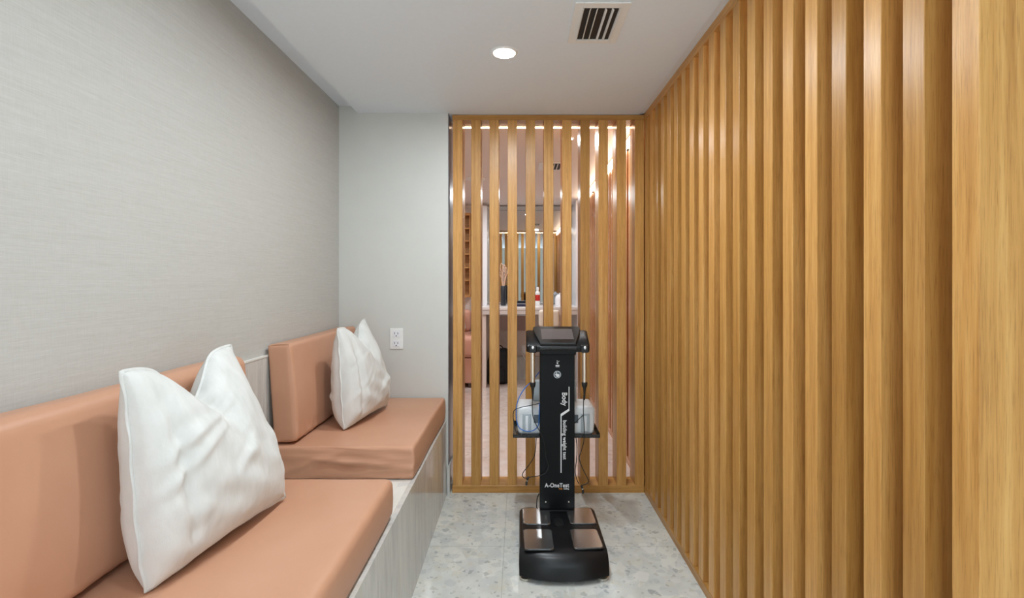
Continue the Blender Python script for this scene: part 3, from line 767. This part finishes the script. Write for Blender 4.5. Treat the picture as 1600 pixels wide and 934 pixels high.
# stool
st = thing('stool', 'cream upholstered stool back in front of the vanity', 'stool', (.36, 5.75, 0))
bm = soft_box((.25, .07, .20), .033, .03); bm.transform(Matrix.Translation((0, .12, .80))); link('backrest', bm, 'cream', st, True)
bm = soft_box((.36, .36, .07), .03, .03); bm.transform(Matrix.Translation((0, 0, .55))); link('seat', bm, 'cream', st, True)
bm = cyl(bmesh.new(), (0, 0, .03), (0, 0, .55), .025); link('post', bm, 'chrome', st, True)
bm = lathe(bmesh.new(), [(.20, 0), (.20, .012), (.04, .035)], 0, 0, 32); link('foot_disc', bm, 'chrome', st, 'auto')
bm = cyl(bmesh.new(), (0, .15, .58), (0, .12, .82), .015); link('back_post', bm, 'chrome', st, True)
# bag under the vanity
bg = thing('backpack', 'black backpack on the floor under the vanity', 'bag', (-.28, 6.45, 0))
bm = soft_box((.33, .2, .46), .07, .03, lambda p, n, H: Vector((-p.x*.35*max(0, p.z/H[2]) + .03*max(0, p.z/H[2]), 0, 0)) + n*(.012*noise.noise(p*9)))
link('bag_body', bm, 'fabric_black', bg, True)
bm = tube(bmesh.new(), [(-.03, -.02, .43), (0, -.02, .49), (.05, -.02, .49), (.08, -.02, .43)], .008); link('strap', bm, 'fabric_black', bg, True)
bm = soft_box((.20, .05, .20), .022, .03); bm.transform(Matrix.Translation((-.01, -.11, .03))); link('front_pocket', bm, 'fabric_black', bg, True)
# vase with dry twigs
random.seed(4)
vp = P(786.5, 475, 6.45); CT = 1.0205
va = thing('vase', 'dark charcoal vase holding pale curly twigs on the vanity', 'vase', (vp.x, 6.45, CT))
link('vessel', lathe(bmesh.new(), [(.034, 0), (.036, .01), (.036, .11), (.034, .125), (.037, .14), (.037, .255), (.034, .26)], 0, 0, 24), 'charcoal_ceramic', va, 'auto')
for k in range(11):
    a = random.uniform(-1, 1); b = random.uniform(-.6, .6); h_ = random.uniform(.18, .34); c_ = random.uniform(-1, 1)
    bm = tube(bmesh.new(), [(.01*a, 0, .24), (.03*a, .02*b, .26+h_*.3), (.06*a+.02*c_, .05*b, .26+h_*.6), (.07*a+.05*c_, .05*b, .26+h_*.9), (.05*a+.07*c_, .05*b, .26+h_*.8), (.05*a+.05*c_, .05*b, .26+h_*.65)], .0035, 6, 5)
    link('twig', bm, 'twig', va, True)
mg = tag(link('magazine', boxes((-.11, .11, -.09, .09, 0, .028, .002, 1)), 'navy', None, False, (P(818, 473, 6.3).x, 6.3, CT)), 'dark blue box lying flat on the vanity counter', 'box')
bo = thing('bottle', 'small white bottle with a red label on the vanity', 'bottle', (P(840, 470, 6.55).x, 6.55, CT))
link('bottle_body', lathe(bmesh.new(), [(.03, 0), (.032, .01), (.032, .17), (.016, .19), (.016, .21)], 0, 0, 24), 'white_plastic', bo, 'auto')
link('paper_label', lathe(bmesh.new(), [(.0325, .06), (.0328, .061), (.0328, .14), (.0325, .141)], 0, 0, 24), 'red_label', bo, 'auto')
link('cap', lathe(bmesh.new(), [(.018, .205), (.018, .24), (.015, .243)], 0, 0, 20), 'white_plastic', bo, 'auto')
kt = thing('dispenser', 'round topped white container at the right end of the vanity', 'container', (P(875, 472, 6.4).x, 6.4, CT))
link('container_body', lathe(bmesh.new(), [(.06, 0), (.064, .01), (.064, .10), (.055, .13), (.03, .15)], 0, 0, 28), 'white_gloss', kt, 'auto')
link('lid_knob', lathe(bmesh.new(), [(.012, .148), (.014, .16), (.008, .168)], 0, 0, 16), 'white_gloss', kt, True)
cable('thin white cord hanging under the vanity', [(784, 520, 6.74), (792, 535, 6.74), (806, 545, 6.74), (815, 552, 6.74), (822, 565, 6.74), (823, 580, 6.74)], .004, 'white_plastic')
o2 = thing('wall_outlet', 'tiny white outlet on the wall under the vanity', 'outlet', (P(819, 546, YM).x, YM+.028, P(819, 546, YM).z))
link('plate', box(bmesh.new(), -.04, .04, -.006, .001, -.06, .06, .003, 1), 'white_plastic', o2)
link('socket', box(bmesh.new(), -.02, .02, -.008, -.0062, -.04, .04, .001, 1), 'white_gloss', o2)
# wall shelf
sh = thing('wall_shelf', 'brown wooden wall shelf of stacked compartments at the far left beyond', 'shelf', (-1.05, 6.7, 1.7))
zt = 2.27; zb = 1.125; zz = [CAMZ-(y-HY)/F*6.68 for y in (357, 376.6, 397, 418, 438)]
bm = boxes((-1.5, -.66, 6.64, YM+.02, zt-.035, zt), (-1.5, -.66, 6.64, YM+.02, zb, zb+.035), (-1.5, -1.465, 6.64, YM+.02, zb+.035, zt-.035), (-.675, -.66, 6.64, YM+.02, zb+.035, zt-.035))
child('frame', bm, 'shelf_wood', sh); child('back_board', boxes((-1.464, -.676, YM, YM+.02, zb+.036, zt-.036)), 'shelf_wood', sh)
for z in zz: child('shelf_board', boxes((-1.464, -.676, 6.65, YM-.001, z-.008, z+.008)), 'shelf_wood', sh)
for x in (-1.2, -.93): child('divider', boxes((x-.006, x+.006, 6.655, YM-.002, zb+.036, zt-.036)), 'shelf_wood', sh)
# sofas beyond
s1 = thing('sofa', 'peach sofa below the wall shelf in the room beyond', 'sofa', (-1.1, 6.4, 0))
child('sofa_base', boxes((-1.66, -.56, 6.14, 6.80, .06, .38, .02, 2)), 'far_vinyl', s1)
for x in (-1.66, -1.10):
    bm = soft_box((.58 if x > -1.2 else .55, .66, .27), .06, .05); bm.transform(Matrix.Translation((x+.285, 6.43, .385))); child('seat', bm, 'far_vinyl', s1, True)
bm = soft_box((1.0, .14, .30), .05, .05); bm.transform(Matrix.Translation((-1.16, 6.73, .655))); child('backrest', bm, 'far_vinyl', s1, True)
for x in (-1.6, -.62): child('leg', boxes((x-.02, x+.02, 6.18, 6.22, 0, .06)), 'brown_laminate', s1)
s2 = thing('sofa', 'peach bench seat just behind the grey wall end', 'sofa', (-1.1, 5.5, 0))
child('sofa_base', boxes((-1.5, -.72, 5.0, 5.95, .0, .34, .02, 2)), 'far_vinyl', s2)
bm = soft_box((.80, .96, .26), .06, .05); bm.transform(Matrix.Translation((-1.1, 5.47, .345))); child('seat', bm, 'far_vinyl', s2, True)
def small_pillow(x, y, z, label):
    bm = soft_box((.14, .40, .36), .065, .04, lambda p, n, H: Vector((0, p.y*.12*abs(p.z/H[2]), 0)) + n*.008*noise.noise(p*8))
    bm.transform(Matrix.Rotation(R(-8), 4, 'Y')); tag(link('pillow', bm, 'white_cotton', None, True, (x, y, z)), label, 'pillow')
small_pillow(-.78, 6.40, .665, 'white pillow on the peach sofa below the wall shelf')
small_pillow(-.86, 5.60, .615, 'white pillow on the peach bench just behind the grey wall end')
# ceiling vent and sprinkler beyond
v2 = thing('air_vent', 'small white air vent with dark slots in the ceiling beyond the screen', 'vent', (.30, 4.5, ZC))
child('frame', boxes((.18, .40, 4.35, 4.64, ZC-.006, ZC-.0005)), 'white_plastic', v2)
child('duct', boxes((.26, .38, 4.38, 4.61, ZC-.0075, ZC-.0062)), 'dark_slot', v2)
child('blade', boxes(*[(.285+k*.03, .292+k*.03, 4.38, 4.61, ZC-.013, ZC-.0077) for k in range(3)]), 'white_plastic', v2)
dt = thing('ceiling_disc', 'flat round disc on the ceiling beyond the screen', 'detector', (-.45, 5.05, ZC))
link('disc', lathe(bmesh.new(), [(.095, -.012), (.10, -.008), (.10, -.001)], 0, 0, 32), 'white_plastic', dt, 'auto')
link('centre_cap', lathe(bmesh.new(), [(.03, -.02), (.035, -.0125)], 0, 0, 20), 'printer_grey', dt, 'auto')
